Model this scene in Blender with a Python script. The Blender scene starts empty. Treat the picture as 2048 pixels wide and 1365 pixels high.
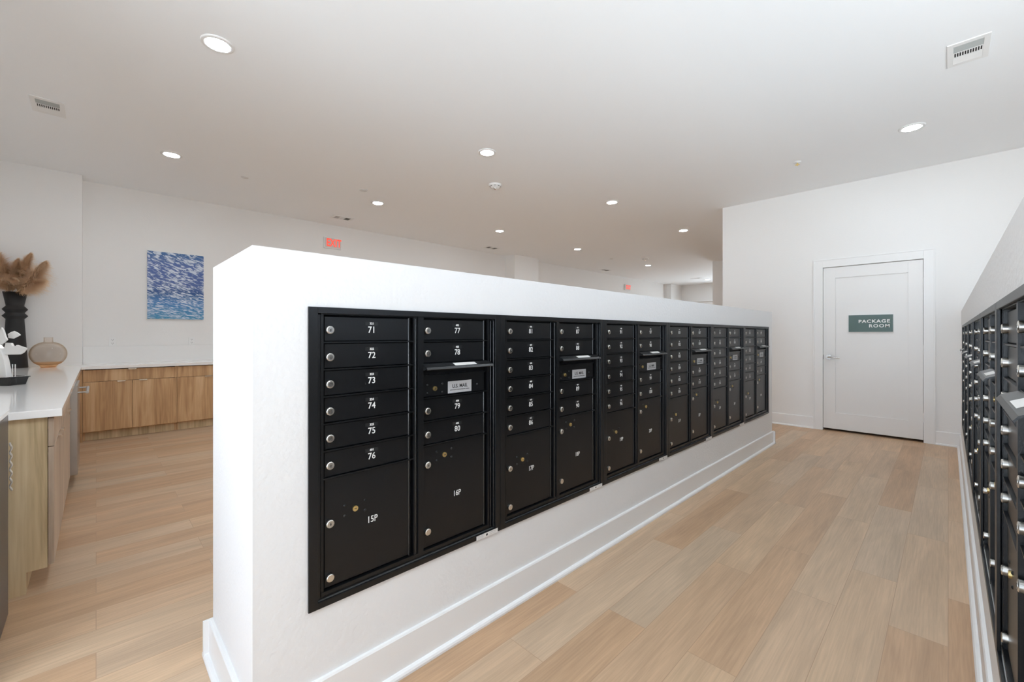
import bpy, bmesh, math, random
from mathutils import Vector, Matrix, Euler
random.seed(7)
PI = math.pi
C = bpy.context.scene.collection
S = bpy.context.scene

# ------------------------------------------------------------------ camera, world, exposure
YAW = math.radians(45.68)
cd = bpy.data.cameras.new('camera'); cam = bpy.data.objects.new('camera', cd); C.objects.link(cam)
cam.location = (0, 0, 1.25); cam.rotation_euler = (PI/2, 0, YAW)
cd.sensor_width = 36; cd.lens = 36*851.87/2048; cd.shift_y = -12.2/2048; cd.clip_start = 0.02
S.camera = cam
S.view_settings.view_transform = 'Standard'; S.view_settings.look = 'None'
S.view_settings.gamma = 1; S.view_settings.use_curve_mapping = False
S.view_settings.exposure = -0.07
S.cycles.use_denoising = True
S.cycles.max_bounces = 16; S.cycles.diffuse_bounces = 14; S.cycles.sample_clamp_indirect = 6
S.cycles.caustics_reflective = False; S.cycles.caustics_refractive = False

W = bpy.data.worlds.new('daylight'); S.world = W; W.use_nodes = True
nt = W.node_tree; nt.nodes.clear()
bg = nt.nodes.new('ShaderNodeBackground'); wo = nt.nodes.new('ShaderNodeOutputWorld')
tc = nt.nodes.new('ShaderNodeTexCoord'); sx = nt.nodes.new('ShaderNodeSeparateXYZ'); cr = nt.nodes.new('ShaderNodeValToRGB')
nt.links.new(tc.outputs['Generated'], sx.inputs[0]); nt.links.new(sx.outputs['Z'], cr.inputs[0])
nt.links.new(cr.outputs[0], bg.inputs[0]); nt.links.new(bg.outputs[0], wo.inputs[0])
cr.color_ramp.elements[0].position = 0.49; cr.color_ramp.elements[0].color = (1.72, 1.92, 2.08, 1)   # glow below the horizon, as from sunlit pavement, raised to brighten the ceiling
cr.color_ramp.elements[1].position = 0.51; cr.color_ramp.elements[1].color = (0.52, 0.64, 0.81, 1)
mr_ = nt.nodes.new('ShaderNodeMath'); mr_.operation = 'MULTIPLY_ADD'; mr_.inputs[1].default_value = 0.5; mr_.inputs[2].default_value = 0.5
nt.links.new(sx.outputs['Z'], mr_.inputs[0]); nt.links.new(mr_.outputs[0], cr.inputs[0])
bg.inputs[1].default_value = 6.2

XE_ = 2.2
def portal(name, loc, rot, sx_, sy_):
    l = bpy.data.lights.new(name, 'AREA'); l.shape = 'RECTANGLE'; l.size = sx_; l.size_y = sy_
    l.cycles.is_portal = True
    o = bpy.data.objects.new(name, l); o.location = loc; o.rotation_euler = rot; C.objects.link(o)
# daylight enters through the front windows (behind the camera), a window in the far end wall and an added east window
portal('window_portal', (-0.3, -2.58, 1.57), (PI/2, 0, 0), 3.0, 2.9)
portal('window_portal', (XE_-.02, 1.9, 1.26), (0, PI/2, 0), 2.28, 2.0)
portal('window_portal', (-4.7, 16.45, 1.32), (PI/2, 0, PI), 1.8, 2.25)

# ------------------------------------------------------------------ materials
def lin(c):
    return tuple((v/255/12.92) if v/255 <= 0.04045 else ((v/255+0.055)/1.055)**2.4 for v in c)
def mat(name, col, rough=0.5, metal=0.0, spec=0.5, emit=None, es=0.0, bump=None, trans=0.0, ior=1.45, coat=0.0):
    m = bpy.data.materials.new(name); m.use_nodes = True
    b = m.node_tree.nodes['Principled BSDF']
    b.inputs['Base Color'].default_value = (*col, 1); b.inputs['Roughness'].default_value = rough
    b.inputs['Metallic'].default_value = metal; b.inputs['Specular IOR Level'].default_value = spec
    b.inputs['IOR'].default_value = ior; b.inputs['Transmission Weight'].default_value = trans
    b.inputs['Coat Weight'].default_value = coat
    if emit: b.inputs['Emission Color'].default_value = (*emit, 1); b.inputs['Emission Strength'].default_value = es
    if bump:
        N = m.node_tree.nodes; L = m.node_tree.links
        t = N.new('ShaderNodeTexCoord'); n = N.new('ShaderNodeTexNoise'); n.inputs['Scale'].default_value = bump[0]
        n.inputs['Detail'].default_value = 3
        bp = N.new('ShaderNodeBump'); bp.inputs['Strength'].default_value = bump[1]; bp.inputs['Distance'].default_value = bump[2]
        L.new(t.outputs['Object'], n.inputs['Vector']); L.new(n.outputs[0], bp.inputs['Height']); L.new(bp.outputs[0], b.inputs['Normal'])
    return m

M = {}
M['wall'] = mat('wall_paint', (0.80, 0.79, 0.775), 0.55, bump=(70, 0.25, 0.004))
M['low_wall'] = mat('low_wall_paint', (0.775, 0.77, 0.765), 0.5, bump=(60, 0.35, 0.005))
M['ceil'] = mat('ceiling_paint', (0.875, 0.895, 0.91), 0.8)
M['trim'] = mat('trim_paint', (0.81, 0.805, 0.795), 0.32)
M['door'] = mat('door_paint', (0.80, 0.79, 0.775), 0.35)
M['black'] = mat('black_powder_coat', (0.005, 0.0055, 0.0065), 0.33, spec=0.5, bump=(420, 0.35, 0.0008))
M['gloss'] = mat('black_gloss_edge', (0.010, 0.0105, 0.012), 0.16, spec=0.8)
M['blackflat'] = mat('dark_recess', (0.006, 0.006, 0.007), 0.6)
M['blacktape'] = mat('label_tape', (0.022, 0.022, 0.023), 0.3)
M['steel'] = mat('brushed_steel_lock', (0.72, 0.69, 0.64), 0.28, 1.0)
M['keyway'] = mat('keyway_dark', (0.12, 0.11, 0.10), 0.4, 0.6)
M['brass'] = mat('brass', (0.80, 0.62, 0.28), 0.3, 1.0)
M['white'] = mat('white_lettering', (0.82, 0.82, 0.80), 0.5)
M['silver'] = mat('silver_label', (0.50, 0.50, 0.51), 0.45, 0.2)
M['ink'] = mat('black_ink', (0.02, 0.02, 0.02), 0.5)
M['paper'] = mat('paper_sticker', (0.75, 0.73, 0.70), 0.6)
M['lamp'] = mat('lamp_lens', (1, 1, 1), 0.5, emit=(0.83, 0.92, 1.0), es=240)
M['plastic'] = mat('white_plastic', (0.80, 0.80, 0.79), 0.4)
M['grey_plastic'] = mat('grey_register_blade', (0.42, 0.44, 0.43), 0.5)
M['dark'] = mat('duct_dark', (0.02, 0.018, 0.016), 0.8)
M['quartz'] = mat('white_quartz', (0.90, 0.89, 0.875), 0.10, spec=0.6)
M['splash'] = mat('backsplash_quartz', (0.80, 0.79, 0.775), 0.25)
M['chrome'] = mat('polished_chrome', (0.88, 0.88, 0.88), 0.12, 1.0)
M['stainless'] = mat('stainless_steel', (0.45, 0.44, 0.43), 0.28, 1.0)
M['fridge'] = mat('charcoal_steel', (0.12, 0.12, 0.125), 0.35, 0.6)
M['pull'] = mat('champagne_pull', (0.75, 0.66, 0.55), 0.25, 1.0)
M['vase'] = mat('matte_black_ceramic', (0.018, 0.018, 0.018), 0.55, bump=(60, 0.2, 0.002))
M['pampas'] = mat('dried_pampas', (0.76, 0.57, 0.38), 0.9)
M['signgreen'] = mat('sign_green', lin((74, 98, 92)), 0.35)
M['red'] = mat('exit_red', (0.8, 0.05, 0.03), 0.4, emit=(1.0, 0.11, 0.07), es=0.9)
M['exitface'] = mat('exit_face', (0.62, 0.58, 0.56), 0.4)
M['nickel'] = mat('satin_nickel', (0.62, 0.60, 0.57), 0.25, 1.0)
M['cord'] = mat('pale_cord', (0.60, 0.56, 0.50), 0.7)
M['asphalt'] = mat('pale_pavement', (0.60, 0.59, 0.57), 0.9, bump=(8, 0.2, 0.01))

def glass_mat(name, c0, c1):
    m = bpy.data.materials.new(name); m.use_nodes = True; N = m.node_tree.nodes; L = m.node_tree.links; N.clear()
    o = N.new('ShaderNodeOutputMaterial'); t = N.new('ShaderNodeBsdfTransparent'); g = N.new('ShaderNodeBsdfGlossy'); x = N.new('ShaderNodeMixShader')
    lw = N.new('ShaderNodeLayerWeight'); lw.inputs['Blend'].default_value = 0.35; r = N.new('ShaderNodeValToRGB'); e = r.color_ramp.elements
    e[0].position = 0.3; e[0].color = (*c0, 1); e[1].position = 1.0; e[1].color = (*c1, 1)
    L.new(lw.outputs['Facing'], r.inputs[0]); L.new(r.outputs[0], t.inputs[0]); g.inputs['Roughness'].default_value = 0.02
    f = N.new('ShaderNodeMapRange'); f.inputs[1].default_value = 0.35; f.inputs[2].default_value = 1.0; f.inputs[3].default_value = 0.03; f.inputs[4].default_value = 0.32
    L.new(lw.outputs['Facing'], f.inputs[0]); L.new(f.outputs[0], x.inputs[0]); L.new(t.outputs[0], x.inputs[1]); L.new(g.outputs[0], x.inputs[2]); L.new(x.outputs[0], o.inputs[0]); return m
M['amber'] = glass_mat('amber_glass', (1, .975, .95), (.88, .76, .62))
M['amberlow'] = glass_mat('thick_amber_glass', (1, .80, .60), (.85, .52, .25))
def pane_mat():
    m = bpy.data.materials.new('window_glass'); m.use_nodes = True; N = m.node_tree.nodes; L = m.node_tree.links; N.clear()
    o = N.new('ShaderNodeOutputMaterial'); t = N.new('ShaderNodeBsdfTransparent'); g = N.new('ShaderNodeBsdfGlossy'); x = N.new('ShaderNodeMixShader')
    g.inputs['Roughness'].default_value = 0.02; x.inputs[0].default_value = 0.06
    L.new(t.outputs[0], x.inputs[1]); L.new(g.outputs[0], x.inputs[2]); L.new(x.outputs[0], o.inputs[0]); return m
M['pane'] = pane_mat()

def wood(name, c1, c2, c3, axis='Z', scale=1.0, rough=0.45):
    m = bpy.data.materials.new(name); m.use_nodes = True; N = m.node_tree.nodes; L = m.node_tree.links
    b = N['Principled BSDF']; b.inputs['Roughness'].default_value = rough
    t = N.new('ShaderNodeTexCoord'); mp = N.new('ShaderNodeMapping')
    s = [9*scale]*3; s['XYZ'.index(axis)] = 0.75*scale
    mp.inputs['Scale'].default_value = s
    oi = N.new('ShaderNodeObjectInfo'); ml = N.new('ShaderNodeVectorMath'); ml.operation = 'MULTIPLY_ADD'
    ml.inputs[1].default_value = (1, 1, 1)
    cx = N.new('ShaderNodeCombineXYZ'); mr = N.new('ShaderNodeMath'); mr.operation = 'MULTIPLY'; mr.inputs[1].default_value = 13.7
    L.new(oi.outputs['Random'], mr.inputs[0]); L.new(mr.outputs[0], cx.inputs[0]); L.new(mr.outputs[0], cx.inputs[1]); L.new(mr.outputs[0], cx.inputs[2])
    L.new(t.outputs['Object'], ml.inputs[0]); L.new(cx.outputs[0], ml.inputs[2]); L.new(ml.outputs[0], mp.inputs[0])
    n1 = N.new('ShaderNodeTexNoise'); n1.inputs['Scale'].default_value = 1.3; n1.inputs['Detail'].default_value = 5; n1.inputs['Distortion'].default_value = 1.2
    mp2 = N.new('ShaderNodeMapping'); s2 = [90*scale]*3; s2['XYZ'.index(axis)] = 3*scale; mp2.inputs['Scale'].default_value = s2
    n2 = N.new('ShaderNodeTexNoise'); n2.inputs['Scale'].default_value = 1.0; n2.inputs['Detail'].default_value = 4
    L.new(ml.outputs[0], mp2.inputs[0]); L.new(mp.outputs[0], n1.inputs['Vector']); L.new(mp2.outputs[0], n2.inputs['Vector'])
    r = N.new('ShaderNodeValToRGB'); e = r.color_ramp.elements
    e[0].position = 0.30; e[0].color = (*c1, 1); e[1].position = 0.72; e[1].color = (*c3, 1)
    q = e.new(0.5); q.color = (*c2, 1)
    mx = N.new('ShaderNodeMath'); mx.operation = 'MULTIPLY_ADD'; mx.inputs[1].default_value = 0.38; 
    L.new(n2.outputs[0], mx.inputs[0]); sb = N.new('ShaderNodeMath'); sb.operation = 'SUBTRACT'; sb.inputs[1].default_value = 0.19
    L.new(n1.outputs[0], sb.inputs[0]); L.new(sb.outputs[0], mx.inputs[2]); L.new(mx.outputs[0], r.inputs[0]); L.new(r.outputs[0], b.inputs['Base Color'])
    return m
M['oak'] = wood('oak_veneer', lin((164, 125, 86)), lin((194, 155, 112)), lin((212, 177, 136)), 'Z')
M['oakend'] = wood('pale_oak_panel', lin((170, 148, 112)), lin((208, 186, 148)), lin((224, 205, 170)), 'Z')
M['oaknear'] = wood('ashy_oak_veneer', lin((150, 130, 112)), lin((182, 162, 142)), lin((200, 182, 162)), 'Z')

def floor_mat():
    m = bpy.data.materials.new('oak_plank_floor'); m.use_nodes = True; N = m.node_tree.nodes; L = m.node_tree.links
    b = N['Principled BSDF']; b.inputs['Roughness'].default_value = 0.42; b.inputs['Specular IOR Level'].default_value = 0.45
    t = N.new('ShaderNodeTexCoord')
    mp = N.new('ShaderNodeMapping'); mp.inputs['Rotation'].default_value = (0, 0, PI/2)
    L.new(t.outputs['Object'], mp.inputs[0])
    br = N.new('ShaderNodeTexBrick'); br.offset = 0.37; br.offset_frequency = 2
    br.inputs['Scale'].default_value = 1.0; br.inputs['Brick Width'].default_value = 1.22; br.inputs['Row Height'].default_value = 0.18
    br.inputs['Mortar Size'].default_value = 0.0012; br.inputs['Mortar Smooth'].default_value = 0.2; br.inputs['Bias'].default_value = 0.0
    br.inputs['Color1'].default_value = (0, 0, 0, 1); br.inputs['Color2'].default_value = (1, 1, 1, 1); br.inputs['Mortar'].default_value = (0.5, 0.5, 0.5, 1)
    L.new(mp.outputs[0], br.inputs['Vector'])
    ramp = N.new('ShaderNodeValToRGB'); e = ramp.color_ramp.elements
    e[0].position = 0.0; e[0].color = (*FL[0], 1); e[1].position = 1.0; e[1].color = (*FL[3], 1)
    for p, c in ((0.35, FL[1]), (0.7, FL[2])): q = e.new(p); q.color = (*c, 1)
    L.new(br.outputs['Color'], ramp.inputs[0])
    # per-plank shifted grain running along the plank
    cmb = N.new('ShaderNodeCombineXYZ'); sc = N.new('ShaderNodeMath'); sc.operation = 'MULTIPLY'; sc.inputs[1].default_value = 37
    L.new(br.outputs['Color'], sc.inputs[0]); L.new(sc.outputs[0], cmb.inputs[0]); L.new(sc.outputs[0], cmb.inputs[2])
    ad = N.new('ShaderNodeVectorMath'); ad.operation = 'ADD'; L.new(mp.outputs[0], ad.inputs[0]); L.new(cmb.outputs[0], ad.inputs[1])
    def noise(scl, det, dist):
        m2 = N.new('ShaderNodeMapping'); m2.inputs['Scale'].default_value = scl; L.new(ad.outputs[0], m2.inputs[0])
        n = N.new('ShaderNodeTexNoise'); n.inputs['Scale'].default_value = 1; n.inputs['Detail'].default_value = det; n.inputs['Distortion'].default_value = dist
        L.new(m2.outputs[0], n.inputs['Vector']); return n
    n1 = noise((1.1, 9, 9), 4, 0.8); n2 = noise((5, 130, 130), 3, 0.3)
    mr = N.new('ShaderNodeMapRange'); mr.inputs[1].default_value = 0.3; mr.inputs[2].default_value = 0.7; mr.inputs[3].default_value = 0.86; mr.inputs[4].default_value = 1.12
    L.new(n1.outputs[0], mr.inputs[0])
    mr2 = N.new('ShaderNodeMapRange'); mr2.inputs[1].default_value = 0.3; mr2.inputs[2].default_value = 0.7; mr2.inputs[3].default_value = 0.90; mr2.inputs[4].default_value = 1.08
    L.new(n2.outputs[0], mr2.inputs[0])
    mm = N.new('ShaderNodeMath'); mm.operation = 'MULTIPLY'; L.new(mr.outputs[0], mm.inputs[0]); L.new(mr2.outputs[0], mm.inputs[1])
    vm = N.new('ShaderNodeVectorMath'); vm.operation = 'SCALE'; L.new(ramp.outputs[0], vm.inputs[0]); L.new(mm.outputs[0], vm.inputs['Scale'])
    mo = N.new('ShaderNodeMix'); mo.data_type = 'RGBA'; mo.inputs['B'].default_value = (*lin((172, 142, 114)), 1)
    L.new(br.outputs['Fac'], mo.inputs['Factor']); L.new(vm.outputs[0], mo.inputs['A']); L.new(mo.outputs['Result'], b.inputs['Base Color'])
    bp = N.new('ShaderNodeBump'); bp.inputs['Strength'].default_value = 0.12; bp.inputs['Distance'].default_value = 0.002
    L.new(n2.outputs[0], bp.inputs['Height']); L.new(bp.outputs[0], b.inputs['Normal'])
    return m
FL = [lin((186, 151, 118)), lin((196, 163, 131)), lin((196, 171, 144)), lin((201, 169, 136))]
M['floor'] = floor_mat()

def cloud_mat():
    m = bpy.data.materials.new('cloud_print'); m.use_nodes = True; N = m.node_tree.nodes; L = m.node_tree.links
    b = N['Principled BSDF']; b.inputs['Roughness'].default_value = 0.4
    t = N.new('ShaderNodeTexCoord'); sp = N.new('ShaderNodeSeparateXYZ'); L.new(t.outputs['Object'], sp.inputs[0])   # y 0..0.62, z 0..0.925
    def math_(op, a, bb=None, c=None):
        n = N.new('ShaderNodeMath'); n.operation = op
        for i, v in enumerate((a, bb, c)):
            if v is None: continue
            if isinstance(v, (int, float)): n.inputs[i].default_value = v
            else: L.new(v, n.inputs[i])
        return n.outputs[0]
    y, z = sp.outputs['Y'], sp.outputs['Z']
    z2 = math_('MULTIPLY', z, 1/0.925)
    # finer ripples towards the bottom
    zz = math_('POWER', math_('ADD', z2, 0.06), 0.55)
    cv = N.new('ShaderNodeCombineXYZ'); L.new(math_('MULTIPLY', y, 15.0), cv.inputs[0]); L.new(math_('MULTIPLY_ADD', zz, 62.0, math_('MULTIPLY', y, 15.0)), cv.inputs[1])
    n1 = N.new('ShaderNodeTexNoise'); n1.inputs['Scale'].default_value = 1.0; n1.inputs['Detail'].default_value = 5; n1.inputs['Distortion'].default_value = 0.9; n1.inputs['Roughness'].default_value = 0.5
    L.new(cv.outputs[0], n1.inputs['Vector'])
    cv2 = N.new('ShaderNodeCombineXYZ'); L.new(math_('MULTIPLY', y, 4.5), cv2.inputs[0]); L.new(math_('MULTIPLY', z, 6.5), cv2.inputs[1])
    n2 = N.new('ShaderNodeTexNoise'); n2.inputs['Scale'].default_value = 1.0; n2.inputs['Detail'].default_value = 3; L.new(cv2.outputs[0], n2.inputs['Vector'])
    f = math_('ADD', math_('MULTIPLY', n1.outputs[0], 0.78), math_('MULTIPLY', n2.outputs[0], 0.26))
    base = N.new('ShaderNodeValToRGB'); e = base.color_ramp.elements
    e[0].position = 0.0; e[0].color = (*lin((46, 132, 172)), 1); e[1].position = 1.0; e[1].color = (*lin((44, 96, 150)), 1)
    for p, c in ((0.25, (60, 120, 180)), (0.40, (10, 70, 130)), (0.50, (66, 92, 152)), (0.82, (70, 96, 160))): q = e.new(p); q.color = (*lin(c), 1)
    L.new(z2, base.inputs[0])
    fr = N.new('ShaderNodeValToRGB'); e = fr.color_ramp.elements; e[0].position = 0.50; e[0].color = (0, 0, 0, 1); e[1].position = 0.60; e[1].color = (1, 1, 1, 1)
    L.new(f, fr.inputs[0])
    mx = N.new('ShaderNodeMix'); mx.data_type = 'RGBA'; L.new(fr.outputs[0], mx.inputs['Factor']); L.new(base.outputs[0], mx.inputs['A'])
    mx.inputs['B'].default_value = (*lin((205, 214, 226)), 1)
    L.new(mx.outputs['Result'], b.inputs['Base Color']); return m
M['cloud'] = cloud_mat()

# ------------------------------------------------------------------ mesh helpers
class MB:
    """collects shapes; build() links them as ONE mesh object"""
    def __init__(s): s.v = []; s.f = []; s.m = []; s.sm = []; s.mats = []
    def mi(s, m):
        if m not in s.mats: s.mats.append(m)
        return s.mats.index(m)
    def add(s, vs, fs, m, smooth=False):
        o = len(s.v); s.v += [tuple(v) for v in vs]; k = s.mi(m)
        for f in fs: s.f.append([i+o for i in f]); s.m.append(k); s.sm.append(smooth)
    def box(s, x0, x1, y0, y1, z0, z1, m):
        if x0 > x1: x0, x1 = x1, x0
        if y0 > y1: y0, y1 = y1, y0
        if z0 > z1: z0, z1 = z1, z0
        s.add([(x0,y0,z0),(x1,y0,z0),(x1,y1,z0),(x0,y1,z0),(x0,y0,z1),(x1,y0,z1),(x1,y1,z1),(x0,y1,z1)],
              [(0,3,2,1),(4,5,6,7),(0,1,5,4),(1,2,6,5),(2,3,7,6),(3,0,4,7)], m)
    def slab(s, x0, x1, y0, y1, z0, z1, m, b=0.003):
        """panel with its +X face edges bevelled"""
        s.add([(x0,y0,z0),(x0,y1,z0),(x0,y1,z1),(x0,y0,z1),
               (x1-b,y0,z0),(x1-b,y1,z0),(x1-b,y1,z1),(x1-b,y0,z1),
               (x1,y0+b,z0+b),(x1,y1-b,z0+b),(x1,y1-b,z1-b),(x1,y0+b,z1-b)],
              [(0,3,2,1),(0,1,5,4),(1,2,6,5),(2,3,7,6),(3,0,4,7),(4,5,9,8),(5,6,10,9),(6,7,11,10),(7,4,8,11),(8,9,10,11)], m)
    def prism(s, pts, a, b, axis, m, smooth=False):
        """pts 2-D outline; axis X: pts=(y,z), Y: (x,z), Z: (x,y)"""
        n = len(pts)
        def P(p, t): return {'X': (t, p[0], p[1]), 'Y': (p[0], t, p[1]), 'Z': (p[0], p[1], t)}[axis]
        s.add([P(p, a) for p in pts]+[P(p, b) for p in pts],
              [tuple(range(n))[::-1], tuple(range(n, 2*n))]+[(i, (i+1) % n, n+(i+1) % n, n+i) for i in range(n)], m, smooth)
    def cyl(s, c, r, a, b, axis, m, n=24, r2=None, smooth=True):
        r2 = r if r2 is None else r2
        def P(t, rr, k):
            u, v = rr*math.cos(2*PI*k/n), rr*math.sin(2*PI*k/n)
            return {'X': (t, c[0]+u, c[1]+v), 'Y': (c[0]+u, t, c[1]+v), 'Z': (c[0]+u, c[1]+v, t)}[axis]
        vs = [P(a, r, k) for k in range(n)]+[P(b, r2, k) for k in range(n)]
        s.add(vs, [(k, (k+1) % n, n+(k+1) % n, n+k) for k in range(n)], m, smooth)
        s.add(vs, [tuple(range(n))[::-1], tuple(range(n, 2*n))], m)
    def lathe(s, prof, m, c=(0,0,0), n=48, smooth=True):
        vs = []
        for r, z in prof:
            for k in range(n): vs.append((c[0]+r*math.cos(2*PI*k/n), c[1]+r*math.sin(2*PI*k/n), c[2]+z))
        fs = []
        for j in range(len(prof)-1):
            for k in range(n): fs.append((j*n+k, j*n+(k+1) % n, (j+1)*n+(k+1) % n, (j+1)*n+k))
        s.add(vs, fs, m, smooth)
    def tube(s, pts, r, m, n=8, radii=None):
        pts = [Vector(p) for p in pts]; rings = []
        up = Vector((0, 0, 1))
        for i, p in enumerate(pts):
            t = (pts[min(i+1, len(pts)-1)]-pts[max(i-1, 0)]).normalized()
            a = t.cross(up) if abs(t.dot(up)) < 0.95 else t.cross(Vector((1, 0, 0))); a.normalize(); b = t.cross(a)
            rr = radii[i] if radii else r
            rings.append([p+a*rr*math.cos(2*PI*k/n)+b*rr*math.sin(2*PI*k/n) for k in range(n)])
        vs = [v for R in rings for v in R]; fs = []
        for j in range(len(rings)-1):
            for k in range(n): fs.append((j*n+k, j*n+(k+1) % n, (j+1)*n+(k+1) % n, (j+1)*n+k))
        L0 = (len(rings)-1)*n
        s.add(vs, fs, m, True); s.add(vs, [tuple(range(n))[::-1], tuple(range(L0, L0+n))], m)
    def build(s, name, parent=None, loc=(0,0,0), rz=0, bevel=0):
        me = bpy.data.meshes.new(name); me.from_pydata(s.v, [], s.f)
        for m in s.mats: me.materials.append(m)
        me.polygons.foreach_set('material_index', s.m); me.polygons.foreach_set('use_smooth', s.sm)
        me.update()
        bm = bmesh.new(); bm.from_mesh(me); bmesh.ops.recalc_face_normals(bm, faces=bm.faces); bm.to_mesh(me); bm.free()
        o = bpy.data.objects.new(name, me); C.objects.link(o); o.location = loc; o.rotation_euler = (0, 0, rz)
        if parent: o.parent = parent
        if bevel:
            bv = o.modifiers.new('bevel', 'BEVEL'); bv.width = bevel; bv.segments = 2; bv.limit_method = 'ANGLE'; bv.angle_limit = math.radians(50)
        return o

def empty(name, loc=(0,0,0), rz=0):
    o = bpy.data.objects.new(name, None); C.objects.link(o); o.location = loc; o.rotation_euler = (0, 0, rz); o.empty_display_size = 0.05
    return o
def tag(o, label, cat=None, group=None, kind=None):
    o['label'] = label
    if cat: o['category'] = cat
    if group: o['group'] = group
    if kind: o['kind'] = kind
    return o
def struct(mb, name, label, cat, **kw):
    return tag(mb.build(name, **kw), label, cat, kind='structure')

_txt = {}
def text_mesh(txt, size, m, sx=1.0, align='CENTER', spacing=1.0, bold=0.0, depth=0.0006):
    """mesh for flat raised lettering in the local YZ plane, facing +X, reading along +Y"""
    key = (txt, size, m.name, sx, align, spacing, bold)
    if key in _txt: return _txt[key]
    cu = bpy.data.curves.new('t', 'FONT'); cu.body = txt; cu.size = size; cu.align_x = align; cu.align_y = 'CENTER'
    cu.extrude = depth/2; cu.offset = bold; cu.resolution_u = 3; cu.space_character = spacing
    o = bpy.data.objects.new('t', cu); C.objects.link(o)
    me = bpy.data.meshes.new_from_object(o.evaluated_get(bpy.context.evaluated_depsgraph_get()))
    bpy.data.objects.remove(o)
    for v in me.vertices:
        x, y, z = v.co; v.co = (z, x*sx, y)
    me.materials.clear(); me.materials.append(m)
    _txt[key] = me
    return me
def text(name, txt, size, m, loc, parent=None, rz=0, **kw):
    o = bpy.data.objects.new(name, text_mesh(txt, size, m, **kw)); C.objects.link(o); o.location = loc; o.rotation_euler = (0, 0, rz)
    if parent: o.parent = parent
    return o

kids = {}
def copy_tree(o, parent=None):
    c = o.copy(); C.objects.link(c)
    if parent: c.parent = parent
    for ch in list(o.children): copy_tree(ch, c)
    return c

# ------------------------------------------------------------------ room shell
XW, XE, YN, YS, ZC = -7.6, 2.2, 16.5, -2.6, 3.19
XL, XR = -1.415, 0.10            # faces of the two low walls
YD = 6.857
b = MB(); b.box(XW-.15, XE+.15, YS-.15, YN+.15, -.1, 0, M['floor']); struct(b, 'floor', 'light oak plank floor running along the aisle', 'floor')
b = MB(); b.box(XW-.15, XE+.15, YS-.15, YN+.15, ZC, ZC+.12, M['ceil']); struct(b, 'ceiling', 'smooth flat white ceiling', 'ceiling')
b = MB(); b.box(XW-.15, XW, YS-.15, YN+.15, 0, ZC, M['wall']); struct(b, 'wall_west', 'long white wall with two red exit signs and the blue picture', 'wall')
b = MB(); b.box(XW, -7.34, -1.0, -.12, 0, ZC, M['wall']); struct(b, 'wall_west_bump', 'shallow white wall projection behind the dried pampas', 'wall')
b = MB(); b.box(XW, -5.6, YN, YN+.15, 0, ZC, M['wall']); b.box(-3.8, XE+.15, YN, YN+.15, 0, ZC, M['wall']); b.box(-5.6, -3.8, YN, YN+.15, 2.45, ZC, M['wall']); b.box(-5.6, -3.8, YN, YN+.15, 0, .2, M['wall']); struct(b, 'wall_north', 'white end wall farthest away', 'wall')
b = MB(); b.box(XW, -2.2, -1.15, -1.0, 0, ZC, M['wall']); b.box(-2.34, -2.2, YS, -1.15, 0, ZC, M['wall'])
struct(b, 'wall_south_west', 'white wall behind the coffee counter', 'wall')
# package room wall with door opening
DX0, DX1, DZ = -1.165, -.187, 2.145
b = MB()
b.box(-2.41, DX0, YD, YD+.12, 0, ZC, M['wall']); b.box(DX1, XE, YD, YD+.12, 0, ZC, M['wall']); b.box(DX0, DX1, YD, YD+.12, DZ, ZC, M['wall'])
b.box(-2.41, -2.29, YD+.12, 11.66, 0, ZC, M['wall'])
b.box(DX0-.3, DX1+.3, YD+.5, YD+.52, 0, ZC, M['wall'])  # unseen panel added behind the door to keep light out of its bottom gap
struct(b, 'wall_package_room', 'tall white wall holding the package room door', 'wall')
b = MB(); b.box(-4.35, -.5, 11.66, 11.78, 0, ZC, M['wall']); struct(b, 'wall_middle', 'narrow white wall slice seen beyond the package room corner', 'wall')
# columns on the west wall
b = MB(); b.box(XW, -7.29, 7.20, 8.07, 0, ZC, M['wall']); struct(b, 'wall_west_column', 'nearer square white column projecting from the long wall', 'column')
b = MB(); b.box(XW, -7.34, 15.6, YN, 0, ZC, M['wall']); struct(b, 'wall_west_column', 'farther white column in the distant corner of the long wall', 'column')
b = MB(); b.box(-7.34, -4.4, YN-.06, YN, 2.52, 2.56, M['trim']); struct(b, 'trim_1', 'thin white ledge on the farthest wall', 'trim')
# east wall of the far room with a window, east wall of the near room
b = MB(); b.box(-.5, -.38, 11.78, YN, 0, ZC, M['wall']); struct(b, 'wall_north_east', 'white side wall of the far room', 'wall')
def window(name, label, axis, a0, a1, z0, z1, c, n):
    f = MB(); t = .05; d = .04
    def bar(p0, p1, q0, q1):
        if axis == 'Y': f.box(p0, p1, c-d, c+d, q0, q1, M['plastic'])
        else: f.box(c-d, c+d, p0, p1, q0, q1, M['plastic'])
    bar(a0, a1, z0, z0+t); bar(a0, a1, z1-t, z1)
    for k in range(n+1):
        p = a0+(a1-a0-t)*k/n; bar(p, p+t, z0+t, z1-t)
    w = struct(f, name, label, 'window')
    g = MB()
    if axis == 'Y': g.box(a0+t, a1-t, c-.004, c+.004, z0+t, z1-t, M['pane'])
    else: g.box(c-.004, c+.004, a0+t, a1-t, z0+t, z1-t, M['pane'])
    g.build('pane', parent=w)
window('window_4', 'wide windows in the farthest wall, hidden by the low wall', 'Y', -5.6, -3.8, .2, 2.45, YN+.08, 2)
b = MB(); b.box(XE, XE+.15, YS, .9, 0, ZC, M['wall']); b.box(XE, XE+.15, 2.9, YN, 0, ZC, M['wall']); b.box(XE, XE+.15, .9, 2.9, 0, .12, M['wall']); b.box(XE, XE+.15, .9, 2.9, 2.4, ZC, M['wall']); struct(b, 'wall_east', 'white wall beyond the right low wall', 'wall')
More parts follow.
